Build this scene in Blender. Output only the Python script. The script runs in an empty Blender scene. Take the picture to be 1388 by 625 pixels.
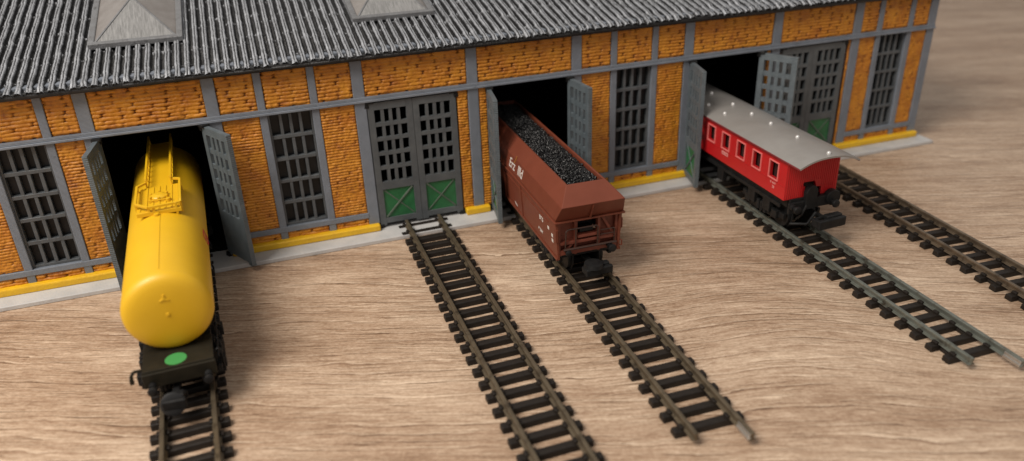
import bpy, bmesh, math, random
import numpy as np
from mathutils import Vector, Matrix, Euler
random.seed(7); rng = np.random.default_rng(11)
R = math.radians
sc = bpy.context.scene
COL = sc.collection

# ------------------------------------------------------------------ helpers
class MB:
    def __init__(s): s.v = []; s.f = []
    def add(s, vs, fs):
        n = len(s.v); s.v += [tuple(p) for p in vs]; s.f += [tuple(n+i for i in f) for f in fs]; return s
    def box(s, x0, x1, y0, y1, z0, z1, M=None):
        vs = [Vector(p) for p in ((x0,y0,z0),(x1,y0,z0),(x1,y1,z0),(x0,y1,z0),(x0,y0,z1),(x1,y0,z1),(x1,y1,z1),(x0,y1,z1))]
        if M: vs = [M @ p for p in vs]
        return s.add(vs, [(0,3,2,1),(4,5,6,7),(0,1,5,4),(1,2,6,5),(2,3,7,6),(3,0,4,7)])
    def bar(s, a, b, w, h=None):           # rectangular bar from a to b
        a = Vector(a); b = Vector(b); h = h or w; d = b-a; L = d.length
        q = d.to_track_quat('X', 'Z').to_matrix().to_4x4(); M = Matrix.Translation(a) @ q
        return s.box(0, L, -w/2, w/2, -h/2, h/2, M)
    def cyl(s, a, b, r, r2=None, n=20):
        a = Vector(a); b = Vector(b); r2 = r if r2 is None else r2; d = b-a
        M = Matrix.Translation(a) @ d.to_track_quat('Z', 'Y').to_matrix().to_4x4(); L = d.length
        vs = [M @ Vector((math.cos(t)*rr, math.sin(t)*rr, z)) for z, rr in ((0,r),(L,r2)) for t in [2*math.pi*i/n for i in range(n)]]
        fs = [(i, (i+1)%n, n+(i+1)%n, n+i) for i in range(n)] + [tuple(range(n-1,-1,-1)), tuple(range(n,2*n))]
        return s.add(vs, fs)
    def tube(s, pts, r, n=8):
        for a, b in zip(pts[:-1], pts[1:]): s.cyl(a, b, r, n=n)
        return s
    def lathe(s, prof, M, n=40):           # prof: (axial, radius), axis = local Z
        vs = [M @ Vector((math.cos(2*math.pi*i/n)*r, math.sin(2*math.pi*i/n)*r, z)) for z, r in prof for i in range(n)]
        fs = []
        for k in range(len(prof)-1):
            for i in range(n): fs.append((k*n+i, k*n+(i+1)%n, (k+1)*n+(i+1)%n, (k+1)*n+i))
        fs.append(tuple(range(n-1,-1,-1))); m = (len(prof)-1)*n; fs.append(tuple(range(m, m+n)))
        return s.add(vs, fs)
    def loft(s, rings, cap=True):          # rings: lists of same-length closed loops
        n = len(rings[0]); vs = [p for r in rings for p in r]; fs = []
        for k in range(len(rings)-1):
            for i in range(n): fs.append((k*n+i, k*n+(i+1)%n, (k+1)*n+(i+1)%n, (k+1)*n+i))
        if cap: fs.append(tuple(range(n-1,-1,-1))); m = (len(rings)-1)*n; fs.append(tuple(range(m, m+n)))
        return s.add(vs, fs)
    def prism(s, poly, axis, a0, a1):      # poly of 2-D points extruded along axis
        def P(p, a): return {'x': (a,p[0],p[1]), 'y': (p[0],a,p[1]), 'z': (p[0],p[1],a)}[axis]
        return s.loft([[P(p,a0) for p in poly], [P(p,a1) for p in poly]])
    def build(s, name, mat, parent=None, bev=0, smooth=False, seg=2, jit=0, loc=(0,0,0), wrap=False):
        me = bpy.data.meshes.new(name); bm = bmesh.new()
        vs = [bm.verts.new(p) for p in s.v]
        for f in s.f:
            try: bm.faces.new([vs[i] for i in f])
            except ValueError: pass
        bmesh.ops.recalc_face_normals(bm, faces=bm.faces)
        if bev:
            es = [e for e in bm.edges if len(e.link_faces) == 2 and e.calc_face_angle(0) > R(35)]
            bmesh.ops.bevel(bm, geom=es, offset=bev, segments=seg, profile=.5, affect='EDGES', clamp_overlap=True)
        if jit:
            for v in bm.verts: v.co += Vector([random.uniform(-jit,jit) for _ in range(3)])
        bm.to_mesh(me); bm.free()
        if smooth:
            me.polygons.foreach_set('use_smooth', [True]*len(me.polygons))
            try: me.set_sharp_from_angle(angle=R(40))
            except Exception: pass
        me.materials.append(mat)
        return link(name, me, parent, loc)
def link(name, me, parent=None, loc=(0,0,0)):
    o = bpy.data.objects.new(name, me); COL.objects.link(o); o.location = loc
    if parent: o.parent = parent
    return o
def raw(name, verts, faces, mat, parent=None, smooth=True, attr=None):
    me = bpy.data.meshes.new(name)
    me.vertices.add(len(verts)); me.vertices.foreach_set('co', np.asarray(verts, np.float32).ravel())
    faces = np.asarray(faces, np.int32); n = len(faces); k = faces.shape[1]
    me.loops.add(n*k); me.loops.foreach_set('vertex_index', faces.ravel())
    me.polygons.add(n); me.polygons.foreach_set('loop_start', np.arange(0, n*k, k, dtype=np.int32)); me.polygons.foreach_set('loop_total', np.full(n, k, np.int32))
    me.update(calc_edges=True); me.validate()
    if smooth: me.polygons.foreach_set('use_smooth', [True]*n)
    if attr is not None:
        a = me.attributes.new('paint', 'FLOAT', 'POINT'); a.data.foreach_set('value', np.asarray(attr, np.float32).ravel())
    me.materials.append(mat)
    return link(name, me, parent)
def thing(name, label, cat, loc=(0,0,0), rz=0, group=None):
    o = bpy.data.objects.new(name, None); COL.objects.link(o); o.empty_display_size = .3
    o.location = loc; o.rotation_euler = (0,0,rz); o['label'] = label; o['category'] = cat
    if group: o['group'] = group
    return o
def writing(name, txt, size, mat, parent, M, thick=.003, spacing=1.0, shear=0):
    cu = bpy.data.curves.new(name+'_src', 'FONT'); cu.body = txt; cu.size = size; cu.extrude = thick; cu.space_character = spacing; cu.offset = 0
    cu.align_x = 'CENTER'; cu.align_y = 'CENTER'; cu.resolution_u = 3
    t = bpy.data.objects.new('tmp', cu); COL.objects.link(t)
    dg = bpy.context.evaluated_depsgraph_get(); me = bpy.data.meshes.new_from_object(t.evaluated_get(dg))
    bpy.data.objects.remove(t); me.name = name; me.transform(M); me.materials.clear(); me.materials.append(mat)
    return link(name, me, parent)

# ------------------------------------------------------------------ materials
def mat(name, base, rough=.5, metal=0, var=None, vscale=3, vmap=(1,1,1), spots=None, sscale=20, sthr=(.55,.7), bump=.0, bscale=40, layer=0, lpitch=.02, spec=.5, trans=0, rvar=0, coat=0):
    m = bpy.data.materials.new(name); m.use_nodes = True; nt = m.node_tree; N = nt.nodes; L = nt.links
    b = N['Principled BSDF']; b.inputs['Roughness'].default_value = rough; b.inputs['Metallic'].default_value = metal
    b.inputs['Specular IOR Level'].default_value = spec; b.inputs['Transmission Weight'].default_value = trans
    b.inputs['Coat Weight'].default_value = coat; b.inputs['Coat Roughness'].default_value = .25
    tc = N.new('ShaderNodeTexCoord'); mp = N.new('ShaderNodeMapping'); mp.inputs['Scale'].default_value = vmap
    L.new(tc.outputs['Object'], mp.inputs['Vector'])
    rgb = N.new('ShaderNodeRGB'); rgb.outputs[0].default_value = (*base, 1); cur = rgb.outputs[0]
    def noise(scale, det=4, rgh=.6, src=mp):
        n = N.new('ShaderNodeTexNoise'); n.inputs['Scale'].default_value = scale; n.inputs['Detail'].default_value = det; n.inputs['Roughness'].default_value = rgh
        L.new(src.outputs['Vector'], n.inputs['Vector']); return n
    def ramp(src, a, b_):
        r = N.new('ShaderNodeMapRange'); r.inputs['From Min'].default_value = a; r.inputs['From Max'].default_value = b_
        L.new(src, r.inputs['Value']); return r.outputs[0]
    def mix(fac, a, bcol):
        x = N.new('ShaderNodeMix'); x.data_type = 'RGBA'; L.new(fac, x.inputs[0]); L.new(a, x.inputs[6])
        if isinstance(bcol, tuple): x.inputs[7].default_value = (*bcol, 1)
        else: L.new(bcol, x.inputs[7])
        return x.outputs[2]
    if var: cur = mix(ramp(noise(vscale).outputs[0], .35, .68), cur, var)
    if spots: cur = mix(ramp(noise(sscale, 3, .7).outputs[0], *sthr), cur, spots)
    L.new(cur, b.inputs['Base Color'])
    if rvar:
        rr = N.new('ShaderNodeMapRange'); rr.inputs['To Min'].default_value = rough-rvar; rr.inputs['To Max'].default_value = rough+rvar
        rr.inputs['From Min'].default_value = .3; rr.inputs['From Max'].default_value = .7
        L.new(noise(vscale*2).outputs[0], rr.inputs['Value']); L.new(rr.outputs[0], b.inputs['Roughness'])
    prev = None
    if bump:
        bp = N.new('ShaderNodeBump'); bp.inputs['Distance'].default_value = bump; bp.inputs['Strength'].default_value = 1
        L.new(noise(bscale, 5).outputs[0], bp.inputs['Height']); prev = bp
    if layer:
        w = N.new('ShaderNodeTexWave'); w.wave_type = 'BANDS'; w.bands_direction = 'Z'; w.inputs['Scale'].default_value = .314/lpitch
        w.inputs['Distortion'].default_value = .6; w.inputs['Detail'].default_value = 1
        L.new(tc.outputs['Object'], w.inputs['Vector'])
        b2 = N.new('ShaderNodeBump'); b2.inputs['Distance'].default_value = layer; L.new(w.outputs['Fac'], b2.inputs['Height'])
        if prev: L.new(prev.outputs[0], b2.inputs['Normal'])
        prev = b2
    if prev: L.new(prev.outputs[0], b.inputs['Normal'])
    m['nodes_ok'] = 1
    return m
GREY = mat('painted grey beam', (.145,.163,.193), .5, var=(.18,.20,.235), vscale=2.2, spots=(.06,.06,.062), sscale=5, sthr=(.66,.78), bump=.006, bscale=22, layer=.004, lpitch=.03)
DOORG = mat('dark grey door paint', (.066,.074,.080), .42, var=(.095,.103,.108), vscale=3, spots=(.2,.2,.2), sscale=16, sthr=(.73,.8), bump=.006, bscale=25)
DOORI = mat('bare grey door plastic', (.075,.095,.108), .42, var=(.115,.138,.152), vscale=4, spots=(.24,.27,.28), sscale=14, sthr=(.66,.78), bump=.012, bscale=20, layer=.006, lpitch=.05)
WING = mat('dark window grille', (.062,.069,.076), .45, var=(.095,.103,.11), vscale=3, spots=(.2,.2,.2), sscale=14, sthr=(.74,.82), bump=.007, bscale=25)
GREEN = mat('green door paint', (.015,.10,.035), .38, var=(.022,.145,.05), vscale=3, spots=(.16,.3,.2), sscale=26, sthr=(.72,.78), bump=.012, bscale=22)
YEL = mat('yellow plinth paint', (.72,.43,.010), .45, var=(.64,.36,.015), vscale=2.5, spots=(.55,.5,.32), sscale=9, sthr=(.72,.8), bump=.012, bscale=14)
PLATE = mat('grey white base plastic', (.42,.42,.42), .5, var=(.50,.49,.48), vscale=2, spots=(.16,.15,.14), sscale=10, sthr=(.72,.8), bump=.008, bscale=20)
BLACK = mat('painted interior shade', (.010,.010,.010), .9, spec=.1)
FASC = mat('black fascia', (.016,.016,.017), .5, bump=.01, bscale=18)
BLKPL = mat('black plastic', (.007,.007,.0075), .5, spec=.25, var=(.014,.014,.014), vscale=6, bump=.003, bscale=30)
SLEEP = mat('brown black sleeper plastic', (.0115,.0085,.007), .5, spec=.3, var=(.019,.0145,.011), vscale=6, bump=.006, bscale=26)
def railmat(n, a, b): return mat(n, a, .42, metal=.55, var=b, vscale=2.6, spots=(.045,.032,.02), sscale=4, sthr=(.52,.75), bump=.003, bscale=30, rvar=.1)
RAIL = railmat('tarnished olive rail', (.165,.130,.086), (.11,.085,.056))
RAILG = railmat('tarnished grey green rail', (.20,.215,.19), (.15,.155,.13))
RAILB = railmat('tarnished brown rail', (.19,.145,.10), (.11,.08,.055))
BRITE = mat('bright rail joiner', (.55,.53,.5), .3, metal=.9, bump=.004, bscale=30)
TANKY = mat('glossy yellow plastic', (.68,.40,.006), .48, var=(.64,.37,.005), vscale=1.2, bump=.0015, bscale=30, coat=.15)
OLIVE = mat('dark olive brown plastic', (.0125,.0105,.0065), .5, spec=.2, var=(.019,.016,.010), vscale=4, bump=.003, bscale=30)
DOT = mat('green sticker', (.04,.24,.06), .6)
HOP = mat('oxide brown paint', (.140,.035,.018), .46, spec=.35, var=(.16,.041,.022), vscale=2, spots=(.33,.14,.09), sscale=12, sthr=(.77,.82), bump=.003, bscale=30)
HOPD = mat('oxide brown end detail', (.15,.036,.02), .5, var=(.19,.048,.028), vscale=5, bump=.004, bscale=30)
COAL = mat('broken coal', (.0035,.0035,.004), .3, var=(.008,.008,.009), vscale=6, bump=.01, bscale=40, spec=.55)
WHITE = mat('white print', (.62,.58,.54), .6)
PINK = mat('pale pink print', (.62,.28,.26), .6)
REDP = mat('glossy red plastic', (.47,.013,.015), .36, var=(.43,.011,.013), vscale=2, bump=.002, bscale=30, coat=.1)
REDF = mat('pinkish window rim', (.68,.16,.15), .45)
ROOFG = mat('satin grey coach roof', (.27,.255,.24), .38, metal=.25, var=(.31,.295,.28), vscale=1.4, bump=.002, bscale=40)
KNOB = mat('silver roof ventilator', (.62,.61,.6), .3, metal=.3)
MARK = mat('red side print', (.45,.03,.04), .5)

PANE = mat('dull blue black pane', (.004,.0045,.005), .4, spec=.3, var=(.012,.014,.017), vscale=1.3, bump=.004, bscale=8)
# brick paint
def brick_mat():
    m = mat('orange brick paint', (.56,.228,.014), .5, var=(.42,.140,.008), vscale=1.6, spots=(.20,.045,.006), sscale=3.6, sthr=(.53,.80), bump=.012, bscale=20)
    nt = m.node_tree; N = nt.nodes; L = nt.links; b = N['Principled BSDF']
    src = b.inputs['Base Color'].links[0].from_socket
    at = N.new('ShaderNodeAttribute'); at.attribute_name = 'paint'
    x = N.new('ShaderNodeMix'); x.data_type = 'RGBA'; L.new(at.outputs['Fac'], x.inputs[0]); L.new(src, x.inputs[6]); x.inputs[7].default_value = (.09,.018,.004,1)
    L.new(x.outputs[2], b.inputs['Base Color']); return m
BRICK = brick_mat()

def roof_mat():
    m = bpy.data.materials.new('black roof drybrushed with silver'); m.use_nodes = True; N = m.node_tree.nodes; L = m.node_tree.links; b = N['Principled BSDF']
    tc = N.new('ShaderNodeTexCoord'); at = N.new('ShaderNodeAttribute'); at.attribute_name = 'paint'
    def noise(sc_, scale, det=4, r=.6):
        mp = N.new('ShaderNodeMapping'); mp.inputs['Scale'].default_value = sc_; L.new(tc.outputs['Object'], mp.inputs['Vector'])
        n = N.new('ShaderNodeTexNoise'); n.inputs['Scale'].default_value = scale; n.inputs['Detail'].default_value = det; n.inputs['Roughness'].default_value = r
        L.new(mp.outputs[0], n.inputs['Vector']); return n.outputs[0]
    def math_(op, a, c):
        q = N.new('ShaderNodeMath'); q.operation = op
        for i, s in enumerate((a, c)):
            if isinstance(s, (int, float)): q.inputs[i].default_value = s
            else: L.new(s, q.inputs[i])
        return q.outputs[0]
    streak = noise((16,1.2,1), 1.5); grain = noise((1,1,1), 26, 3, .7)
    s = math_('ADD', at.outputs['Fac'], math_('MULTIPLY', math_('SUBTRACT', streak, .5), 1.1))
    s = math_('ADD', s, math_('MULTIPLY', math_('SUBTRACT', grain, .5), 1.15))
    r = N.new('ShaderNodeMapRange'); r.inputs['From Min'].default_value = .54; r.inputs['From Max'].default_value = 1.12; L.new(s, r.inputs['Value'])
    mx = N.new('ShaderNodeMix'); mx.data_type = 'RGBA'; L.new(r.outputs[0], mx.inputs[0]); mx.inputs[6].default_value = (.011,.011,.012,1); mx.inputs[7].default_value = (.53,.55,.59,1)
    L.new(mx.outputs[2], b.inputs['Base Color'])
    mm = math_('MULTIPLY', r.outputs[0], .55); L.new(mm, b.inputs['Metallic']); b.inputs['Roughness'].default_value = .42
    bp = N.new('ShaderNodeBump'); bp.inputs['Distance'].default_value = .03; L.new(math_('ADD', streak, math_('MULTIPLY', grain, .5)), bp.inputs['Height']); L.new(bp.outputs[0], b.inputs['Normal'])
    return m
ROOF = roof_mat()

def wood_mat():
    m = bpy.data.materials.new('pale oak laminate'); m.use_nodes = True; N = m.node_tree.nodes; L = m.node_tree.links; b = N['Principled BSDF']
    tc = N.new('ShaderNodeTexCoord'); mp = N.new('ShaderNodeMapping'); mp.inputs['Rotation'].default_value = (0,0,R(20.5)); L.new(tc.outputs['Object'], mp.inputs['Vector'])
    sep = N.new('ShaderNodeSeparateXYZ'); L.new(mp.outputs[0], sep.inputs[0])
    def math_(op, *a):
        q = N.new('ShaderNodeMath'); q.operation = op
        for i, s in enumerate(a):
            if isinstance(s, (int, float)): q.inputs[i].default_value = s
            else: L.new(s, q.inputs[i])
        return q.outputs[0]
    def comb(x, y, z=0.0):
        c = N.new('ShaderNodeCombineXYZ')
        for i, s in enumerate((x, y, z)):
            if isinstance(s, (int, float)): c.inputs[i].default_value = s
            else: L.new(s, c.inputs[i])
        return c.outputs[0]
    def noise(vec, scale=1, det=4, r=.6, dist=0):
        n = N.new('ShaderNodeTexNoise'); n.inputs['Scale'].default_value = scale; n.inputs['Detail'].default_value = det; n.inputs['Roughness'].default_value = r; n.inputs['Distortion'].default_value = dist
        L.new(vec, n.inputs['Vector']); return n.outputs[0]
    def rng_(s, a, c, t0=0, t1=1):
        q = N.new('ShaderNodeMapRange'); q.inputs['From Min'].default_value = a; q.inputs['From Max'].default_value = c; q.inputs['To Min'].default_value = t0; q.inputs['To Max'].default_value = t1
        L.new(s, q.inputs['Value']); return q.outputs[0]
    u = sep.outputs[0]; v = sep.outputs[1]
    warp = noise(comb(math_('MULTIPLY', u, .09), math_('MULTIPLY', v, .22)), 1, 2, .5)
    du = math_('DIVIDE', math_('SUBTRACT', u, WU), 3.4); dv = math_('DIVIDE', math_('SUBTRACT', v, WV), 3.4)
    g = math_('POWER', 2.718, math_('MULTIPLY', -1.0, math_('ADD', math_('MULTIPLY', du, du), math_('MULTIPLY', dv, dv))))
    w2 = math_('ADD', v, math_('ADD', math_('MULTIPLY', math_('SUBTRACT', warp, .5), .7), math_('MULTIPLY', g, -1.15)))
    wob = noise(comb(math_('MULTIPLY', u, .7), math_('MULTIPLY', v, 1.9)), 1, 4, .65)
    w3 = math_('ADD', w2, math_('MULTIPLY', math_('SUBTRACT', wob, .5), .17))
    def lines(freq, jit, off, su, sv):      # embossed grain: a pale edge with a dark edge under it, broken along its length
        ph = math_('ADD', math_('MULTIPLY', w3, freq), math_('MULTIPLY', noise(comb(math_('MULTIPLY', u, .22), math_('MULTIPLY', w2, .9), off), 1, 3, .6), jit))
        fr = math_('FRACT', ph)
        gate = rng_(noise(comb(math_('MULTIPLY', u, su), math_('MULTIPLY', w2, sv), off+3.0), 1, 3, .6), .44, .60)
        lt = math_('MULTIPLY', rng_(fr, 0.0, .24, 1, 0), gate); dk = math_('MULTIPLY', rng_(fr, .72, 1.0, 0, 1), gate)
        return lt, dk
    l1, d1 = lines(4.2, 3.0, 1.0, .30, 4.4); l2, d2 = lines(10.0, 4.5, 7.0, .7, 10.0)
    big = noise(comb(math_('MULTIPLY', u, .14), math_('MULTIPLY', w2, .55)), 1, 3, .6)
    mid = noise(comb(math_('MULTIPLY', u, .5), math_('MULTIPLY', w3, 4.0)), 1, 4, .65)
    fine = noise(comb(math_('MULTIPLY', u, 2.2), math_('MULTIPLY', w3, 18.0)), 1, 5, .75)
    grit = noise(comb(u, math_('MULTIPLY', v, 1.6)), 11, 4, .8)
    lt = math_('ADD', math_('MULTIPLY', l1, .15), math_('MULTIPLY', l2, .11)); dk = math_('ADD', math_('MULTIPLY', d1, .14), math_('MULTIPLY', d2, .12))
    t = math_('ADD', math_('ADD', math_('MULTIPLY', big, .34), math_('MULTIPLY', mid, .26)), math_('ADD', math_('MULTIPLY', fine, .46), math_('MULTIPLY', grit, .36)))
    t = math_('SUBTRACT', math_('ADD', t, lt), dk)
    cr = N.new('ShaderNodeValToRGB'); e = cr.color_ramp.elements
    e[0].position = .50; e[0].color = (.135,.078,.046,1); e[1].position = .90; e[1].color = (.72,.565,.42,1)
    k = e.new(.645); k.color = (.32,.208,.135,1); k = e.new(.735); k.color = (.45,.322,.226,1)
    L.new(t, cr.inputs[0]); L.new(cr.outputs[0], b.inputs['Base Color']); L.new(rng_(fine, .3, .7, .42, .56), b.inputs['Roughness'])
    b.inputs['Specular IOR Level'].default_value = .35
    bp = N.new('ShaderNodeBump'); bp.inputs['Distance'].default_value = .05; L.new(math_('ADD', math_('SUBTRACT', lt, dk), math_('MULTIPLY', fine, .12)), bp.inputs['Height']); L.new(bp.outputs[0], b.inputs['Normal'])
    return m
# arch centre, in grain coordinates
_ax, _ay = 14.2, -7.4
WU = _ax*math.cos(R(20.5)) - _ay*math.sin(R(20.5)); WV = _ax*math.sin(R(20.5)) + _ay*math.cos(R(20.5))
WOOD = wood_mat()

# ------------------------------------------------------------------ the table
t = MB().box(-70, 110, -45, 110, -2.5, 0).build('table_top', WOOD, bev=.15); t['kind'] = 'structure'

# ------------------------------------------------------------------ engine shed
shed = thing('engine_shed', 'long orange brick model engine shed with grey framing and black silver ribbed roof', 'model building', (9, 4, 0))
def S(o):           # keep world coordinates of parts under the shed's empty
    o.location = Vector(o.location) - Vector((9,4,0)); return o
M_ = [0, 2.841, 6.451, 9.526, 12.593, 16.169, 19.204, 22.173, 25.12]
MM1, MM2 = -3.40, -6.40
PW, QW = .15, .095                    # half widths of main and minor posts
ZE, ZT1, ZT2, ZS1, ZS2, ZP, ZB = 4.942, 3.95, 3.81, .656, .50, .30, .12
XL, XR = MM2-.15, 25.27

def vnoise(x, z, seed, s):            # cheap smooth value noise
    r = np.random.default_rng(seed); T = r.random((64,64))
    a = x*s; b = z*s; i = np.floor(a).astype(int); j = np.floor(b).astype(int); fa = a-i; fb = b-j
    fa = fa*fa*(3-2*fa); fb = fb*fb*(3-2*fb)
    g = lambda p, q: T[p % 64, q % 64]
    return (g(i,j)*(1-fa)*(1-fb)+g(i+1,j)*fa*(1-fb)+g(i,j+1)*(1-fa)*fb+g(i+1,j+1)*fa*fb)*2-1
JT = rng.random((400, 400)); JA = rng.random((400, 400))
def brick_panel(x0, x1, z0, z1):
    dx, dz = .020, .0155
    nx = max(3, int((x1-x0)/dx)); nz = max(3, int((z1-z0)/dz))
    X, Z = np.meshgrid(np.linspace(x0, x1, nx), np.linspace(z0, z1, nz), indexing='ij')
    tall = (z1-z0) > 1.5; rh, Lb = (.078 if tall else .0925), (.62 if tall else .74)
    Zw = Z + .007*vnoise(X, Z, 3, 4.0) + .003*vnoise(X, Z, 4, 11.0)
    q = Zw/rh; r = np.floor(q).astype(int); fz = q-r; e = np.abs(2*fz-1)
    row = 1-e**3.5
    Xs = X/Lb + .5*(r % 2) + 40
    k0 = np.floor(Xs).astype(int); d = np.full(X.shape, 9.0); amp = np.zeros(X.shape)
    for dk in (-1,0,1):
        k = k0+dk; xj = k + .5 + (JT[r % 400, k % 400]-.5)*.22
        dd = np.abs(Xs-xj)*Lb; w = dd < d; d = np.where(w, dd, d); amp = np.where(w, JA[(r+7) % 400, k % 400], amp)
    wj = .020 + (.030 if tall else .044)*e**2
    jn = np.exp(-(d/wj)**2)*np.clip((-.25 if tall else .35)+amp*.95, 0, 1)
    rowamp = .75+.5*vnoise(X, Z, 9, 2.3)
    h = .036*row*rowamp - .058*jn + .009*vnoise(X, Z, 5, 14) + .006*vnoise(X, Z, 6, 30)
    ed = np.minimum(np.minimum(X-x0, x1-X), np.minimum(Z-z0, z1-Z)); h = h - .03*np.exp(-(ed/.02)**2)
    Y = .045 - h
    paint = np.clip(jn**1.3*.75 + np.clip(e-.80, 0, 1)*1.1*np.clip(.45+.9*vnoise(X, Z, 12, 3.1), 0, 1), 0, 1)
    idx = np.arange(nx*nz).reshape(nx, nz)
    F = np.stack([idx[:-1,:-1], idx[1:,:-1], idx[1:,1:], idx[:-1,1:]], -1).reshape(-1,4)
    V = np.stack([X,Y,Z], -1).reshape(-1,3)
    # solid backing with real thickness
    n = len(V); bx = np.array([(x0,.08,z0),(x1,.08,z0),(x1,.30,z0),(x0,.30,z0),(x0,.08,z1),(x1,.08,z1),(x1,.30,z1),(x0,.30,z1)])
    F2 = np.array([(0,3,2,1),(4,5,6,7),(0,1,5,4),(1,2,6,5),(2,3,7,6),(3,0,4,7)])+n
    o = raw('brick_panel', np.vstack([V,bx]), np.vstack([F,F2]), BRICK, shed, True, np.concatenate([paint.ravel(), np.ones(8)]))
    S(o); return o
def part(mb, name, m, bev=.012, parent=shed, jit=0, smooth=False):
    o = mb.build(name, m, parent, bev, jit=jit, smooth=smooth)
    if parent is shed: S(o)
    return o
def post(x, hw, y=0.0, z0=ZP-.01): return part(MB().box(x-hw, x+hw, y, .32, z0, ZE+.02), 'post', GREY, .018)
allM = [MM2, MM1] + M_
for x in allM: post(x, PW)
part(MB().box(XL, XR, -.012, .33, ZE, 5.18), 'eaves_beam', GREY, .014)
tr_ = MB().box(XL, XR, -.022, .31, ZT2+.045, ZT1).box(XL, XR, -.062, .29, ZT2-.005, ZT2+.058)
part(tr_, 'transom', GREY, .014)
HOLES = []
def window(x0, x1, z0, z1, light=False):
    w = MB(); y0, y1 = .09, .24; fr = .05
    w.box(x0-.01, x0+fr, y0, y1, z0, z1); w.box(x1-fr, x1+.01, y0, y1, z0, z1); w.box(x0+fr, x1-fr, y0+.002, y1-.002, z0, z0+.075); w.box(x0+fr, x1-fr, y0+.002, y1-.002, z1-fr, z1)
    o = part(w, 'window', WING, .01)
    g = MB(); a, b = x0+fr, x1-fr; c, d = z0+.075, z1-fr; bw = .082
    for i in range(1,4): xx = a+(b-a)*i/4+random.uniform(-.008,.008); g.box(xx-bw/2, xx+bw/2, y0+.012, y1-.01, c, d)
    for j in range(1,5): zz = c+(d-c)*j/5+random.uniform(-.01,.01); g.box(a, b, y0+.004, y1-.016, zz-.05, zz+.05)
    q = g.build('grille', WING, o, .012, jit=.003)
    MB().box(x0+fr, x1-fr, y1+.004, y1+.02, z0+.075, z1-fr).build('pane', PANE, o); return o
def bayW(xa, xb, a, b):
    for x in (a, b): post(x, QW, .004)
    for u, v in ((xa+PW, a-QW), (a+QW, b-QW), (b+QW, xb-PW)):
        brick_panel(u, v, ZT1, ZE); brick_panel(u, v, ZP-.02, ZS2)
    part(MB().box(xa+PW-.02, xb-PW+.02, -.012, .305, ZS2, ZS1), 'sill', GREY, .014)
    brick_panel(xa+PW, a-QW, ZS1, ZT2); brick_panel(b+QW, xb-PW, ZS1, ZT2)
    window(a+QW, b-QW, ZS1, ZT2)
bayW(MM1, M_[0], M_[0]-2.186, M_[0]-.883)
bayW(M_[1], M_[2], 3.998, 5.302)
bayW(M_[4], M_[5], 13.75, 15.054)
bayW(M_[7], M_[8], 23.047, 24.265)
# door leaves --------------------------------------------------------------
LW, LZ0, LZ1, TH = 1.2, .19, 3.76, .12
def leaf_meshes(s, bh=.045):        # s=+1: hinge on the left, leaf runs to +x; outer face is -y
    f = MB()
    def bx(m, a, b, y0, y1, z0, z1): m.box(min(a*s,b*s), max(a*s,b*s), y0, y1, z0, z1)
    bx(f, 0, .17, -TH, 0, LZ0, LZ1); bx(f, LW-.17, LW, -TH, 0, LZ0, LZ1)
    for z0, z1 in ((LZ1-.20, LZ1), (1.27, 1.50), (LZ0+.06, LZ0+.22)): bx(f, .17, LW-.17, -TH+.001, -.001, z0, z1)
    a, b, c, d = .17, LW-.17, 1.50, LZ1-.20
    for i in range(1,4): x = a+(b-a)*i/4; bx(f, x-bh, x+bh, -TH+.012, -.01, c, d)
    for j in range(1,5): z = c+(d-c)*j/5; bx(f, a, b, -TH+.006, -.016, z-.055-(bh-.045), z+.055+(bh-.045))
    bx(f, .16, LW-.16, -.011, -.002, LZ0+.20, 1.28)
    p = MB(); bx(p, .165, LW-.165, -TH+.04, -.0125, LZ0+.20, 1.28)
    br = MB(); zz0, zz1 = LZ0+.24, 1.25
    br.bar((.20*s,-TH+.028,zz0), ((LW-.20)*s,-TH+.028,zz1), .05, .045); br.bar((.20*s,-TH+.034,zz1), ((LW-.20)*s,-TH+.034,zz0), .03, .035)
    h = MB(); bx(h, -.05, .17, -TH-.03, .06, LZ1-.02, LZ1+.055); bx(h, -.07, .05, -TH-.02, .03, LZ1-.13, LZ1-.018); h2 = MB(); bx(h2, -.05, .10, -TH-.02, .05, LZ0-.07, LZ0+.05)
    return f, p, br, h, h2
PROTO = {}
def leaf(x, s, ang, y=.0, inner=False):
    m = DOORI if inner else DOORG
    key = (s, inner)
    if key not in PROTO:
        f, p, br, h, h2 = leaf_meshes(s, .058 if inner else .045)
        o = f.build('door', m, shed, .014, jit=.0025); g = p.build('green_panel', GREEN, o, .008)
        bbm = m if inner else mat('door brace grey green', (.10,.125,.10), .45, var=(.06,.09,.06), vscale=4, spots=(.26,.3,.26), sscale=14, sthr=(.64,.76), bump=.008, bscale=25)
        b = br.build('brace', bbm, o, .008); hh = h.build('hinge', BLKPL, o, .02, jit=.008)
        h3 = h2.build('hinge', BLKPL, o, .02, jit=.008); PROTO[key] = (o, [g, b, hh, h3])
    else:
        o0, ch = PROTO[key]; o = o0.copy(); COL.objects.link(o)
        for c in ch: k = c.copy(); COL.objects.link(k); k.parent = o
    o.location = (x-9, y-4, 0); o.rotation_euler = (0,0,ang); o['group'] = 'doors of the engine shed'; return o
def open_leaf(hx, s, fx, fy): # free edge at (fx,fy)
    d = math.atan2(fy-0.0, (fx-hx)) if s > 0 else math.atan2(-(fy), -(fx-hx))
    return leaf(hx, s, d, 0.0, True)
leaf(6.62, 1, 0, .13); leaf(9.03, -1, 0, .13)
leaf(19.42, 1, 0, .13); leaf(21.83, -1, 0, .13)
leaf(MM2+.22, 1, 0, .13); leaf(MM2+2.63, -1, 0, .13)
open_leaf(.19, 1, .06, -1.19); open_leaf(2.49, -1, 3.06, -1.04)
open_leaf(10.02, 1, 9.84, -1.18); open_leaf(12.30, -1, 12.42, -1.19)
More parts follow.
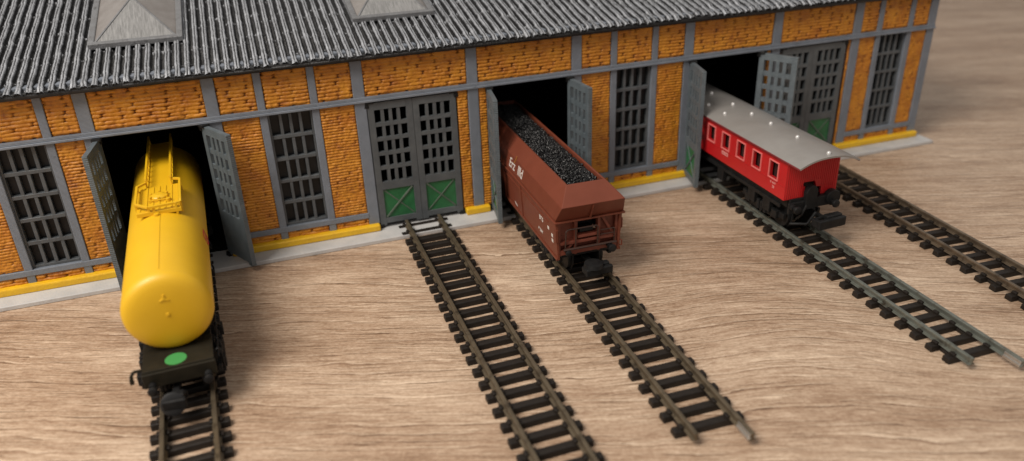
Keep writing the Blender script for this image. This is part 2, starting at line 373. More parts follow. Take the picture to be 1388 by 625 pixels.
open_leaf(16.34, 1, 16.07, -1.16); open_leaf(18.62, -1, 19.22, -1.03)
def bayD(xa, xb, o0, o1):
    brick_panel(xa+PW, xb-PW, ZT1, ZE)
    if o0-(xa+PW) > .05: brick_panel(xa+PW, o0-.01, ZP-.02, ZT2)
    if (xb-PW)-o1 > .05: brick_panel(o1+.01, xb-PW, ZP-.02, ZT2)
bayD(MM2, MM1, MM2+.16, MM2+2.68)
bayD(M_[0], M_[1], .16, 2.55); bayD(M_[2], M_[3], 6.6, 9.06); bayD(M_[3], M_[4], 9.93, 12.40)
bayD(M_[5], M_[6], 16.32, 18.90); bayD(M_[6], M_[7], 19.42, 21.93)
for a, b in ((MM1-.35, .16), (2.60, 6.58), (9.10, 9.82), (12.33, 16.26), (18.80, 19.38), (21.93, 25.27), (XL, MM2+.16)):
    n = MB().box(a, b, -.16, .33, ZB, ZP+.01); part(n, 'plinth', YEL, .035, jit=.004)
part(MB().box(XL-.2, 25.5, -.68, 8.5, 0, ZB), 'base_plate', PLATE, .02)
# end walls, back wall and the inside shade painted black
part(MB().box(XL, XL+.2, .34, 8.05, ZB, 6.0), 'end_wall', GREY, .01); part(MB().box(XR-.2, XR, .34, 8.05, ZB, 6.0), 'end_wall', GREY, .01)
part(MB().box(XL+.2, XR-.2, 7.85, 8.05, ZB, 6.85), 'back_wall', GREY, .01)
part(MB().box(XL+.21, XR-.21, .36, 7.84, ZB+.001, ZB+.03).box(XL+.21, XR-.21, 7.78, 7.84, ZB+.03, 6.6), 'inner_shade_sheet', BLACK, 0)  # added black floor and back sheets stand in for shade inside the shed
# roof ---------------------------------------------------------------------
TH_R = R(13); cR, sR = math.cos(TH_R), math.sin(TH_R)
Y0, Z0 = -.30, 5.15
def rp(x, s_, h): return (x, Y0 + s_*cR - h*sR, Z0 + s_*sR + h*cR)       # roof coords -> world
X0, X1, SL = XL-.35, XR+.35, 8.7
def roof_mesh():
    pitch = .226; V = []; F = []; A = []
    prof = [(-.5,-.12,0),(-.385,-.112,.05),(-.31,-.06,.28),(-.245,-.012,.80),(-.12,.014,1.0),(0,-.010,.42),(.12,.014,1.0),(.245,-.012,.80),(.31,-.06,.28),(.385,-.112,.05)]
    n = int((X1-X0)/pitch); K = len(prof)
    svals = []
    ds = .07
    ns = int(SL/ds)
    for c in range(n):
        xc_ = X0 + (c+.5)*pitch; grp = (c//2) % 2; off = .62 + (.84 if grp else 0) + rng.normal()*.015
        base = len(V); js = rng.normal(0, .006, ns+1); endj = rng.normal()*.025
        for i in range(ns+1):
            s_ = i*ds + (endj if i == 0 else 0)
            ph = ((s_-off) % 1.26)/1.26      # 0 just above a joint
            step = -.030*ph + .015
            edge = 1.0 if (ph > .93) else 0.0
            drip = math.exp(-(s_/.07)**2)
            wj = rng.normal(0,.006)
            for (px, ph_, pa) in prof:
                hh = ph_ + (step if pa > .2 else step*.2) + (.018*edge if pa > .2 else .07*edge) + rng.normal(0,.0035) + (-.02 if pa > .2 else .05)*drip + rng.normal(0,.012)*drip
                wid = 1 + .22*drip + js[i]*.8 + .06*edge
                V.append(rp(xc_ + px*pitch*wid*(1.0 if abs(px) < .45 else 1/wid) + wj*.5, s_, hh))
                A.append(min(1, pa*(1+.25*edge) + (.15*drip if pa > .2 else .35*drip) + (.75*edge if pa < .2 else 0)))
        for i in range(ns):
            for k in range(K-1):
                a = base+i*K+k; F.append((a, a+1, a+1+K, a+K))
        if c > 0:
            pb = base - (ns+1)*K
            for i in range(ns): F.append((pb+i*K+K-1, base+i*K, base+(i+1)*K, pb+(i+1)*K+K-1))
    m0 = len(V)
    for (x,s_,h) in ((X0,.03,-.20),(X1,.03,-.20),(X1,SL,-.20),(X0,SL,-.20),(X0,.03,-.10),(X1,.03,-.10),(X1,SL,-.10),(X0,SL,-.10)):
        V.append(rp(x,s_,h)); A.append(0)
    for f in ((0,3,2,1),(4,5,6,7),(0,1,5,4),(1,2,6,5),(2,3,7,6),(3,0,4,7)): F.append(tuple(m0+i for i in f))
    return V, F, A
V, F, A = roof_mesh()
roof = S(raw('roof', V, F, ROOF, shed, True, A))
# rear roof slope and fascia
rr = MB(); yr = Y0+SL*cR; zr = Z0+SL*sR
part(MB().box(X0+.05, X1-.05, Y0+.07, .06, 5.02, 5.10).box(X0+.06, X1-.06, .0, .1, 4.99, 5.03), 'fascia', FASC, .012, jit=.004)
# skylights
FRO = mat('silver grey skylight frame', (.20,.205,.215), .42, metal=.3, var=(.16,.16,.165), vscale=4, spots=(.07,.07,.07), sscale=9, sthr=(.58,.72), bump=.02, bscale=22)
GLZ = mat('frosted brown grey skylight', (.165,.148,.138), .38, var=(.21,.195,.185), vscale=2.5, bump=.01, bscale=26, spec=.6)
GLN = mat('ribbed skylight hip', (.29,.29,.29), .4, var=(.16,.16,.16), vscale=3, vmap=(9,1,1), bump=.02, bscale=18, spec=.6)
def skylight(xa, xb, s0=1.86, s1=4.9):
    f = MB(); t_ = .15; h0, h1 = -.02, .13
    def pr(a, b, c, d, z0, z1):
        f.add([rp(x, y, z) for z in (z0,z1) for x, y in ((a,c),(b,c),(b,d),(a,d))], [(0,3,2,1),(4,5,6,7),(0,1,5,4),(1,2,6,5),(2,3,7,6),(3,0,4,7)])
    pr(xa, xb, s0, s0+t_, h0, h1); pr(xa, xb, s1-t_, s1, h0, h1); pr(xa, xa+t_, s0+t_, s1-t_, h0, h1-.004); pr(xb-t_, xb, s0+t_, s1-t_, h0, h1-.004)
    sk = f.build('skylight', FRO, shed, .02, jit=.004); S(sk)
    a, b, c, d = xa+t_, xb-t_, s0+t_, s1-t_; ap = rp((a+b)/2, (c+d)/2, .62)
    P4 = [rp(a,c,.09), rp(b,c,.09), rp(b,d,.09), rp(a,d,.09)]
    g = MB().add(P4+[ap]+[rp(a,c,.02), rp(b,c,.02), rp(b,d,.02), rp(a,d,.02)], [(1,2,4),(2,3,4),(3,0,4),(0,1,4),(0,5,6,1),(1,6,7,2),(2,7,8,3),(3,8,5,0),(8,7,6,5)])
    g.build('glazing', GLZ, sk)
    # front hip face: a thin ribbed sheet laid on the pyramid
    A_, B_, C_ = Vector(rp(a+.03,c-.01,.105)), Vector(rp(b-.03,c-.01,.105)), Vector(ap)+Vector((0,-.01,.012))
    nrm = (B_-A_).cross(C_-A_).normalized()*.012
    fr = MB().loft([[A_, B_, C_], [A_+nrm, B_+nrm, C_+nrm]]); fr.build('hip_sheet', GLN, sk)
    hb = MB()
    for p in ((A_, C_), (B_, C_)): hb.bar(p[0]+nrm, p[1]+nrm, .05, .03)
    hb.build('hip_bar', FRO, sk, .008)
for xa, xb in ((.22, 2.43), (6.72, 8.98)): skylight(xa, xb)

# ------------------------------------------------------------------ tracks
PITCH = .453
def sleeper_mesh(g, alt):
    m = MB(); hw = .735*(g/.9)**.5
    m.prism([(-.105,0),(.105,0),(.085,.138),(-.085,.138)], 'x', -hw, hw)
    for s in (-1,1):
        for q in (-1,1):
            x = s*g/2 + s*.04 + q*.085
            m.box(x-.04, x+.04, -.07, .07, .125, .20)
    s = 1 if alt else -1
    m.box(s*g/2-.05+s*.04, s*g/2+.05+s*.04, .09, PITCH-.09, .0, .085)
    m.box(-s*g/2-.05-s*.04, -s*g/2+.05-s*.04, .09, PITCH-.09, .0, .085) if alt is None else None
    return m
def rail_mb(x, y0, y1):
    m = MB(); h = [(-.075,.140),(.075,.140),(.075,.158),(.022,.172),(.022,.235),(.043,.248),(.043,.290),(.034,.298),(-.034,.298),(-.043,.290),(-.043,.248),(-.022,.235),(-.022,.172),(-.075,.158)]
    n = 1; return m.prism([(x+a,b) for a,b in h], 'y', y0, y1)
def track(label, p0, p1, ystart, yend, g, rm, ext=(0,0), phase=0, joiner=False):
    ang = math.atan2(p1[0]-p0[0], -(p1[1]-p0[1]))
    def cx(y): return p0[0]+(y-p0[1])/(p1[1]-p0[1])*(p1[0]-p0[0])
    yc = (ystart+yend)/2; root = thing('railway_track', label, 'model track', (cx(yc), yc, 0), ang, 'straight model railway tracks on the table')
    hl = (ystart-yend)/2
    A = None; B = None; k = 0; y = -hl + phase
    while y < hl:
        alt = k % 2
        src = A if alt else B
        if src is None:
            src = sleeper_mesh(g, bool(alt)).build('sleeper', SLEEP, root, .022)
            if alt: A = src
            else: B = src
            o = src
        else:
            o = src.copy(); COL.objects.link(o); o.parent = root
        o.location = (random.uniform(-.006,.006), y, 0); o.rotation_euler = (0,0,random.uniform(-.012,.012)); y += PITCH; k += 1
    for s, e in ((-1, ext[0]), (1, ext[1])):
        rail_mb(s*(g/2+.04)-s*.0, -hl-e, hl).build('rail', rm, root, .006, smooth=False)
    if joiner:
        s = 1; x = s*(g/2+.04)
        MB().box(x-.085, x+.085, -hl-ext[1]+.02, -hl-ext[1]+.42, .13, .20).box(x-.06, x-.035, -hl-ext[1]+.02, -hl-ext[1]+.42, .19, .27).box(x+.035, x+.06, -hl-ext[1]+.02, -hl-ext[1]+.42, .19, .27).build('rail_joiner', BRITE, root, .012)
    return root
TR = {1:((1.58,-5.5),(1.69,-8.3)), 2:((7.80,-.1),(7.86,-10.5)), 3:((10.84,-4.9),(10.73,-10.95)), 4:((17.10,-1),(16.92,-11)), 5:((20.45,-2),(20.08,-8.8))}
track('model track running under the yellow tank wagon, leftmost of the tracks', *TR[1], 4.2, -12.2, .86, RAIL, (.1,.1), .12)
track('empty model track ending at closed doors, between yellow tank wagon and brown ore wagon', *TR[2], -.08, -13.4, .86, RAIL, (.1,.1), .15)
track('model track under the brown ore wagon, right rail sticking out past the left', *TR[3], 4.2, -10.85, .86, RAIL, (.0,.34), .39, True)
track('grey green railed model track running under the red coach', *TR[4], 4.2, -10.88, .79, RAILG, (.02,.42), .38, True)
track('empty brown railed model track right of the red coach, rightmost of the tracks', *TR[5], -.5, -12.5, .80, RAILB, (.1,.1), .12)

# ------------------------------------------------------------------ rolling stock
def at(n, y):
    a, b = TR[n]; return a[0]+(y-a[1])/(b[1]-a[1])*(b[0]-a[0])
def root_on(n, y, name, label, cat):
    a, b = TR[n]; ang = math.atan2(b[0]-a[0], -(b[1]-a[1]))
    return thing(name, label, cat, (at(n, y), y, 0), ang)
def wheelset(root, y, g=.86, m=BLKPL):
    for s in (-1,1):
        w = MB(); x = s*(g/2-.02); w.cyl((x-.05*s,y,.64), (x+.05*s,y,.64), .34, n=28); w.cyl((x-.085*s,y,.64), (x-.05*s,y,.64), .385, n=28)
        w.build('wheel', m, root, .01, smooth=True)
    MB().cyl((-g/2+.06,y,.66), (g/2-.06,y,.66), .05, n=12).build('axle', m, root)
def bogie(root, y, g=.86, hw=.66, m=BLKPL):
    b = MB()
    for s in (-1,1):
        b.prism([(y-.95,.62),(y-.8,.62),(y-.55,.50),(y+.55,.50),(y+.8,.62),(y+.95,.62),(y+.95,.78),(y+.5,.74),(y-.5,.74),(y-.95,.78)], 'x', min(s*hw,s*(hw+.09)), max(s*hw,s*(hw+.09)))
        for q in (-.62,.62): b.box(min(s*(hw+.05),s*(hw+.17)), max(s*(hw+.05),s*(hw+.17)), y+q-.11, y+q+.11, .56, .78)
        for q in (-.16,0,.16): b.cyl((s*(hw+.1),y+q,.5), (s*(hw+.1),y+q,.78), .055, n=10)
    b.box(-hw,hw,y-.14,y+.14,.6,.85); b.build('bogie', m, root, .012)
    for q in (-.62,.62): wheelset(root, y+q, g, m)
def buffer(root, x, y, z, m, r=.10, L=.34):
    b = MB(); b.cyl((x,y,z),(x,y-L*.7,z), r*.55, n=16); b.cyl((x,y-L*.1,z),(x,y-L*.45,z), r*.75, n=16)
    b.lathe([(0,r*.96),(.02,r),(.05,r*.9),(.065,r*.5)], Matrix.Translation((x,y-L*.7+.0,z)) @ Euler((R(90),0,0)).to_matrix().to_4x4(), 20)
    return b.build('buffer', m, root, smooth=True)
def coupling(root, y, z, x=0, m=BLKPL, yaw=0, L=.75, W=.5, H=.2):
    c = MB(); T = Matrix.Translation((x,y,z)) @ Matrix.Rotation(yaw,4,'Z')
    c.box(-.07,.07,-L*.55,.35,-.06,.06,T)
    c.box(-W/2,W/2,-L,-L+.12,-H/2,H/2,T); c.box(-W/2,-W/2+.12,-L+.1,-L*.45,-H/2+.02,H/2-.02,T); c.box(-W/2+.1,W/2,-L*.56,-L*.44,-H*.4,H*.4,T)
    c.box(-W*.1,W/2-.03,-L+.12,-L*.5,H*.1,H/2+.035,T)
    return c.build('coupling', m, root, .03)

# ---- yellow tank wagon
tw = root_on(1, -2.0, 'tank_wagon', 'glossy yellow tank wagon with green dot on its dark deck, half inside the shed', 'tank wagon')
ZC, RT = 1.96, .84; F0, F1 = -5.83+2.0, 1.9+2.0     # front and rear ends of the barrel (local y)
prof = [(-.105,.02),(-.100,.26),(-.088,.48),(-.066,.62),(-.040,.71),(-.005,.765),(.035,.800),(.085,.826),(.15,RT)]
full = prof + [(F1-F0-.15,RT)] + [(F1-F0-z, r) for z, r in prof[::-1][1:]]
tank = MB().lathe(full, Matrix.Translation((0,F0,ZC)) @ Euler((R(-90),0,0)).to_matrix().to_4x4(), 72).build('tank', TANKY, tw, smooth=True)
MB().box(-.012,.012,F0+.25,F1,ZC+RT-.004,ZC+RT+.010).build('seam', TANKY, tank, .003)
fm = MB()   # moulded marks on the front dome
for a in (90, 205, 335): fm.bar((0,F0-.092,ZC+.36), (math.cos(R(a))*.095, F0-.090, ZC+.36+math.sin(R(a))*.095), .04, .04)
fm.cyl((0,F0-.05,ZC+.36),(0,F0-.108,ZC+.36),.045,n=12); fm.box(-.03,.03,F0-.118,F0-.05,ZC-.02,ZC+.06); fm.cyl((0.01,F0-.05,ZC+.02),(0.01,F0-.122,ZC+.02),.03,n=10)
fm.build('moulded_mark', TANKY, tank, .01)
ch = MB()
ch.box(-.62,.62,-4.42,4.42,.98,1.10); ch.box(-.60,-.5,-4.4,4.4,.84,.98); ch.box(.5,.60,-4.4,4.4,.84,.98)
for y in (-3.3,-1.1,1.1,3.3): ch.prism([(-.62,1.09),(.62,1.09),(.74,1.55),(.60,1.44),(.35,1.24),(0,1.17),(-.35,1.24),(-.60,1.44),(-.74,1.55)], 'y', y-.09, y+.09)
ch.build('chassis', OLIVE, tw, .012)
MB().box(-.66,.66,-4.50,-4.42,.80,1.105).build('buffer_beam', OLIVE, tw, .014)
dk = MB().box(-.645,.645,-4.44,-3.55,1.10,1.135).build('deck', OLIVE, tw, .01)
MB().lathe([(0,.20),(.004,.20)], Matrix.Translation((-.04,-4.19,1.1355)), 40).build('green_dot', DOT, dk)
for s in (-1,1): buffer(tw, s*.50, -4.50, .88, BLKPL, .095, .33)
hr = MB(); hr.tube([(-.64,-4.25,1.08),(-.80,-4.27,1.10),(-.86,-4.30,1.03),(-.86,-4.32,.93)], .032); hr.box(-.90,-.83,-4.36,-4.28,.88,.98)
hr.build('shunter_hook', OLIVE, tw)
dt = MB()    # brake rigging and steps along the solebar
for y in (-4.0,-2.9,-1.7,-.4,.9,2.2): dt.box(.60,.68,y-.08,y+.08,.62,1.0); dt.tube([(.70,y,1.04),(.78,y+.1,.86),(.78,y+.35,.86),(.70,y+.45,1.04)], .022)
dt.tube([(.72,-4.2,.98),(.72,3.4,.98)], .02); dt.box(.62,.80,-4.05,-3.75,.52,.56); dt.box(.62,.80,-4.05,-3.75,.76,.80); dt.tube([(.78,-4.05,.52),(.78,-4.05,1.05)], .018); dt.tube([(.78,-3.75,.52),(.78,-3.75,1.05)], .018)
dt.build('brake_rigging', BLKPL, tw)
bogie(tw, -3.25); bogie(tw, 3.25)
coupling(tw, -4.35, .62, -.12, BLKPL, R(-6), .62, .44, .2)
MB().lathe([(0,.21),(.03,.23),(.08,.23),(.10,.19),(.10,.1)], Matrix.Translation((-.20,-4.82,.58)) @ Euler((R(70),0,0)).to_matrix().to_4x4(), 24).build('coupling_loop', mat('grey black plastic', (.016,.016,.017), .45, spec=.3), tw, smooth=True)
# catwalk on top
zt = ZC+RT
pf = MB(); ya, yb = -.85, .62; hw = .46
pf.box(-hw,hw,ya,yb,zt+.045,zt+.075)
for i in range(7): xx = -hw+.07+i*(2*hw-.14)/6; pf.box(xx-.02,xx+.02,ya+.05,yb-.05,zt+.075,zt+.092)
platf = pf.build('platform', TANKY, tw, .006)
rl = MB(); rs = .052; z1 = zt+.20
rl.bar((-hw,ya+.22,z1),(-hw,yb-.2,z1),rs); rl.bar((hw,ya+.12,z1),(hw,yb-.05,z1),rs)
rl.bar((-hw,ya+.22,z1),(-hw+.26,ya-.03,z1-.02),rs); rl.bar((-hw+.26,ya-.03,z1-.02),(hw,ya+.02,z1-.02),rs); rl.bar((hw,ya+.12,z1),(hw,ya+.02,z1-.02),rs)
rl.bar((-hw,yb-.2,z1),(-.27,yb,z1),rs); rl.bar((hw,yb-.05,z1),(.27,yb+.05,z1),rs)
for p in ((-hw,ya+.25),(-hw,yb-.25),(hw,ya+.1),(hw,yb-.1),(-hw+.26,ya),(hw-.1,ya),(-.1,ya)): rl.bar((p[0],p[1],zt-.08),(p[0],p[1],z1),rs)
rl.box(-hw,hw,ya-.03,ya+.0,zt-.02,zt+.07)
rl.build('railing', TANKY, platf, .006)
hd = MB(); hd.lathe([(0,.19),(.07,.19),(.09,.17),(.12,.08)], Matrix.Translation((0,-.1,zt+.05)), 24)
for a in range(0,360,60): hd.box(-.025,.025,.17,.22,.04,.13, Matrix.Translation((0,-.1,zt+.03)) @ Matrix.Rotation(R(a),4,'Z'))
hd.bar((-.22,-.36,zt+.12),(.26,-.36,zt+.12),.03); hd.cyl((.2,-.42,zt+.05),(.2,-.42,zt+.16),.05,n=12);
hd.build('manhole', TANKY, tw, .006); MB().cyl((-.06,ya-.1,zt-.04),(-.06,ya-.1,zt+.05),.06,n=12).build('valve', TANKY, tw, .006)
cw = MB()
for s in (-1,1):
    cw.bar((s*.27,yb,zt+.27),(s*.27,3.9,zt+.27),.05); cw.bar((s*.27,yb,zt+.06),(s*.27,3.9,zt+.06),.05)
    y = yb
    while y < 3.9: cw.bar((s*.27,y,zt+.03),(s*.27,y,zt+.27),.035); y += .36
cw.box(-.25,.25,yb,3.9,zt+.03,zt+.055); cw.build('catwalk', TANKY, tw, .006)
lg = MB()
for i, (dy, dz, w, h) in enumerate(((0,0,.30,.05),(.02,.12,.26,.04),(0,-.12,.22,.05),(.18,.0,.06,.26),(-.18,.03,.05,.22))):
    an = R(12); rr_ = RT+.002
    lg.box(-w/2+dy, w/2+dy, -.003, .003, -h/2+dz, h/2+dz, Matrix.Translation((rr_*math.cos(an), -1.1, ZC+rr_*math.sin(an))) @ Matrix.Rotation(R(90),4,'Z') @ Matrix.Rotation(R(-12),4,'X'))
lg.build('side_print', MARK, tank)

# ---- brown ore hopper
hw_ = root_on(3, -1.2, 'hopper_wagon', 'brown ore hopper wagon full of coal coming out between two open doors', 'hopper wagon')
HY0, HY1 = -4.83+1.2, 2.4+1.2
def ring(h, y0, y1, z): return [(-h,y0,z),(h,y0,z),(h,y1,z),(-h,y1,z)]
b = MB()
b.loft([ring(.86,HY0-.02,HY1+.02,1.84), ring(.87,HY0-.05,HY1+.05,1.90), ring(.79,HY0-.27,HY1+.27,2.28), ring(.50,HY0+.20,HY1-.20,2.62), ring(.45,HY0+.26,HY1-.26,2.62), ring(.44,HY0+.28,HY1-.28,2.30)])
body = b.build('body', HOP, hw_, .012)
MB().box(-.90,.90,HY0-.08,HY1+.08,1.795,1.838).build('ledge', HOP, hw_, .01)
MB().prism([(HY0-.10,2.22),(HY0-.27,2.22),(HY0-.10,1.84),(HY0+.02,1.84)], 'x', -.015, .015).build('end_rib', HOP, hw_, .004)
sd = MB()
for s in (-1,1):
    def sb(a, b_, y0, y1, z0, z1): sd.box(min(s*a,s*b_), max(s*a,s*b_), y0, y1, z0, z1)
    sd.prism([(.80*s,.80),(.74*s,.80),(.78*s,1.795),(.855*s,1.795)], 'y', HY0, HY1)
side = sd.build('side_plate', HOP, hw_, .01)
rb = MB()
for s in (-1,1):
    for y in (HY0+2.55, HY0+4.0, HY0+5.4): rb.prism([(s*.795,.84),(s*.83,.84),(s*.88,1.78),(s*.84,1.78)], 'y', y-.025, y+.025)
    rb.prism([(s*.80,.80),(s*.83,.80),(s*.83,.86),(s*.80,.86)], 'y', HY0, HY1)
    rb.prism([(s*.84,1.60),(s*.862,1.60),(s*.862,1.625),(s*.84,1.625)], 'y', HY0+.5, HY0+4.0)
rb.build('side_rib', HOP, side, .004)
fr = MB()   # end frame below the ledge
e0 = HY0+.07
fr.box(-.76,.76,e0+.10,e0+.16,.86,1.36); fr.box(-.76,-.22,e0+.10,e0+.16,1.36,1.795); fr.box(.26,.76,e0+.10,e0+.16,1.36,1.795); fr.box(-.22,.26,e0+.10,e0+.16,1.66,1.795)
for x in (-.74,-.32,.28,.74): fr.box(x-.035,x+.035,e0-.02,e0+.10,.86,1.795)
fr.box(-.72,.72,e0-.04,e0+.10,1.16,1.24); fr.box(-.28,.26,e0-.06,e0+.10,1.30,1.37)
fr.prism([(-.70,.9),(-.62,.9),(-.36,1.16),(-.44,1.16)], 'y', e0-.02, e0+.04); fr.prism([(.70,1.24),(.62,1.24),(.34,1.72),(.42,1.72)], 'y', e0-.0, e0+.06)
fr.box(-.79,.79,HY0+.02,HY0+.12,.90,1.02)
fr.build('end_frame', HOPD, hw_, .008)
MB().box(-.27,.25,e0+.3,e0+.5,1.37,1.72).box(-.2,.15,e0+.02,e0+.3,1.40,1.50).build('valve_box', BLKPL, hw_, .02)
hrl = MB()
hrl.tube([(-.60,HY0+.02,1.00),(-.60,HY0-.02,1.52),(-.55,HY0-.02,1.58),(.18,HY0-.02,1.58),(.22,HY0-.02,1.53),(.22,HY0-.0,1.02)], .02)
hrl.tube([(-.34,HY0+.02,1.0),(-.34,HY0-.02,1.58)], .018); hrl.tube([(.30,HY0-.0,1.42),(.66,HY0-.0,1.42),(.66,HY0,1.05)], .016); hrl.tube([(.30,HY0-.0,1.30),(.64,HY0-.0,1.30)], .014)
hrl.tube([(-.66,HY0-.03,1.06),(.70,HY0-.03,1.06)], .03)
hrl.build('handrail', mat('dark brown wire', (.045,.022,.016), .4), hw_)
sh = MB(); sh.tube([(.80,HY0+.1,1.65),(.87,HY0+.04,1.62),(.87,HY0+.04,1.38),(.80,HY0+.1,1.34)], .02); sh.tube([(.80,HY0+.05,1.06),(.86,HY0,1.04),(.86,HY0,.92),(.80,HY0+.05,.90)], .02); sh.box(-.86,-.80,HY0-.03,HY0+.03,1.30,1.62)
sh.build('grab_handle', HOP, hw_)
MB().box(-.5,.5,HY0+.1,HY1-.1,.80,1.0).box(-.66,.66,HY0+.12,HY0+.24,.78,.98).build('chassis', BLKPL, hw_, .01)
for s in (-1,1): buffer(hw_, s*.54, HY0+.08, .97, BLKPL, .10 if s > 0 else .08, .34 if s > 0 else .16)
bogie(hw_, HY0+1.15, m=BLKPL, hw=.60); bogie(hw_, HY1-1.15, m=BLKPL, hw=.60)
coupling(hw_, HY0+.05, .58, .05, BLKPL, R(4), .55, .70, .20)
MB().lathe([(0,.16),(.05,.24),(.14,.22),(.17,.1)], Matrix.Translation((-.02,HY0-.34,.62)), 20).build('coupling_loop', BLKPL, hw_, smooth=True)
# lettering on the slanting left side
def side_M(y, z, lower=False):
    if lower: zA, xA, zB, xB = .80, .80, 1.795, .855
    else: zA, xA, zB, xB = 1.90, .87, 2.28, .79
    k = (z-zA)/(zB-zA); x = -(xA+(xB-xA)*k)
    up = Vector((-(xB-xA), 0, zB-zA)).normalized(); right = Vector((0,-1,0)); nrm = right.cross(up).normalized()
    Mx = Matrix((right, up, nrm)).transposed().to_4x4(); Mx.translation = Vector((x,y,z)) + nrm*.004
    return Mx
writing('side_lettering', 'Erz', .36, WHITE, hw_, side_M(-.36, 2.07))
writing('side_lettering', 'IIId', .36, WHITE, hw_, side_M(-1.02, 2.07), spacing=.92)
MB().box(-.12,.12,-.006,.006,-.004,.004).add([],[]).build('scratch', mat('yellow scratch', (.5,.26,.03), .5), hw_).matrix_local = side_M(-.55, 2.262) @ Matrix.Rotation(R(65),4,'Z')
writing('data_lettering', 'BTS', .17, WHITE, hw_, side_M(HY0+1.02, 1.47, True))
writing('data_lettering', 'P 2501', .12, WHITE, hw_, side_M(HY0+1.12, 1.10, True))
for y, z in ((HY0+.52,1.45),(HY0+.27,1.36),(HY0+.27,1.22)): MB().box(-.05,.05,-.04,.04,-.003,.003, side_M(y, z, True)).build('data_mark', WHITE, hw_)
dp = MB().box(-.1,.1,-.01,.01,-.003,.003, side_M(HY0+3.1, .98, True) @ Matrix.Rotation(R(-20),4,'Z'))
dp.build('data_mark', WHITE, hw_)
# coal
ico = bmesh.new(); bmesh.ops.create_icosphere(ico, subdivisions=1, radius=1); iv = [v.co.copy() for v in ico.verts]; ifc = [tuple(v.index for v in f.verts) for f in ico.faces]; ico.free()
cm = MB(); c0, c1 = HY0+.27, HY1-.27
cm.box(-.435,.435,c0,c1,2.3,2.45)
for _ in range(4600):
    x = random.uniform(-.42,.42); y = random.uniform(c0+.02,c1-.02); y = c0+.02+(y-c0-.02)
    z = 2.50 + .13*(1-(abs(x)/.44)**2)*min(1,(y-c0)/.5,(c1-y)/.5) + random.uniform(-.03,.03)
    r = random.choice((.018,.022,.028,.036)); Mx = Matrix.Translation((x,y,z)) @ Euler([random.uniform(0,6) for _ in range(3)]).to_matrix().to_4x4() @ Matrix.Diagonal((r*random.uniform(.8,1.15), r, r*random.uniform(.7,1), 1))
    cm.add([Mx @ (v*random.uniform(.75,1.15)) for v in iv], ifc)
me_co = cm.build('coal_load', COAL)
me_co.matrix_world = Matrix.Translation(hw_.location) @ Matrix.Rotation(hw_.rotation_euler.z, 4, 'Z')
me_co['kind'] = 'stuff'; me_co['label'] = 'heap of glittering black coal filling the open top of the brown wagon'; me_co['category'] = 'coal'

# ---- red coach
co = root_on(4, -1.2, 'passenger_coach', 'bright red passenger coach with grey curved roof coming out of the shed', 'railway coach')
CY0, CY1 = -4.93+1.2, 2.3+1.2; HB = .79; CZ0, CZ1 = 1.29, 2.38
wins = [-4.40+1.2+.765*i for i in range(9)]
ww, wz0, wz1 = .178, 1.73, 2.17
sh = MB()
for s in (-1,1):
    x0, x1 = (s*HB, s*(HB-.10)); a, b_ = min(x0,x1), max(x0,x1)
    sh.box(a,b_,CY0,CY1,CZ0,wz0); sh.box(a,b_,CY0,CY1,wz1,CZ1)
    ed = [CY0] + [e for w in wins for e in (w-ww, w+ww)] + [CY1]
    for i in range(0, len(ed), 2): sh.box(a+.0005,b_-.0005,ed[i],ed[i+1],wz0,wz1)
sh.prism([(-HB+.09,CZ0+.3),(-.30,CZ0+.3),(-.22,CZ0+.42),(.10,CZ0+.42),(.16,CZ0+.25),(HB-.09,CZ0+.2),(HB-.09,CZ1),(.5,CZ1+.12),(0,CZ1+.17),(-.5,CZ1+.12),(-HB+.09,CZ1)], 'y', CY0, CY0+.1)
sh.box(-HB+.09,-.18,CY0,CY0+.1,CZ0,CZ0+.3); sh.box(.34,HB-.09,CY0,CY0+.1,CZ0,CZ0+.3)
sh.prism([(-HB+.09,CZ0),(HB-.09,CZ0),(HB-.09,CZ1),(0,CZ1+.17),(-HB+.09,CZ1)], 'y', CY1-.1, CY1)
cb = sh.build('body', REDP, co, .006)
pk = MB()
for i in range(26):
    x = -HB+.06+i*(2*HB-.12)/25
    if abs(x-.02) > .26: pk.box(x-.013,x+.013,CY0-.012,CY0+.01,CZ0+.03,CZ1+.0)
    else: pk.box(x-.013,x+.013,CY0-.012,CY0+.01,CZ0+.45,CZ1+.06)
for s in (-1,1): pk.box(min(s*HB,s*(HB+.012)), max(s*HB,s*(HB+.012)), CY0+.0, CY1, 1.655, 1.675)
pk.build('planking', REDP, cb, .004)
for s in (-1,1):
    for w in wins:
        f = MB(); x0, x1 = min(s*(HB-.02),s*(HB+.028)), max(s*(HB-.02),s*(HB+.028)); e = .035
        f.box(x0,x1,w-ww-e,w-ww,wz0-e,wz1+e); f.box(x0,x1,w+ww,w+ww+e,wz0-e,wz1+e); f.box(x0,x1,w-ww,w+ww,wz0-e,wz0); f.box(x0,x1,w-ww,w+ww,wz1,wz1+e)
        f.build('window', REDF, co, .008)
MB().box(-HB+.16,HB-.16,CY0+.2,CY1-.2,1.4,2.2).build('interior', mat('dark coach inside', (.035,.012,.010), .6), co)
rf = MB(); N_ = 16
def arc(off, y):
    o = [];
    for i in range(N_+1):
        u = -1+2*i/N_; o.append((u*.88, y, 2.60+off - .20*abs(u)**2.3))
    return o
y0, y1 = CY0-.60, CY1+.3
rg = [arc(0,y0)+[(p[0]*.985,p[1],p[2]-.045) for p in arc(0,y0)[::-1]], arc(0,y1)+[(p[0]*.985,p[1],p[2]-.045) for p in arc(0,y1)[::-1]]]
rf.loft(rg); cr = rf.build('roof', ROOFG, co, smooth=True)
edg = MB()
for s in (-1,1): edg.box(min(s*.84,s*.885), max(s*.84,s*.885), y0+.01, y1-.01, 2.352, 2.39)
edg.build('gutter', mat('dark red gutter', (.20,.03,.035), .4), cr, .006)
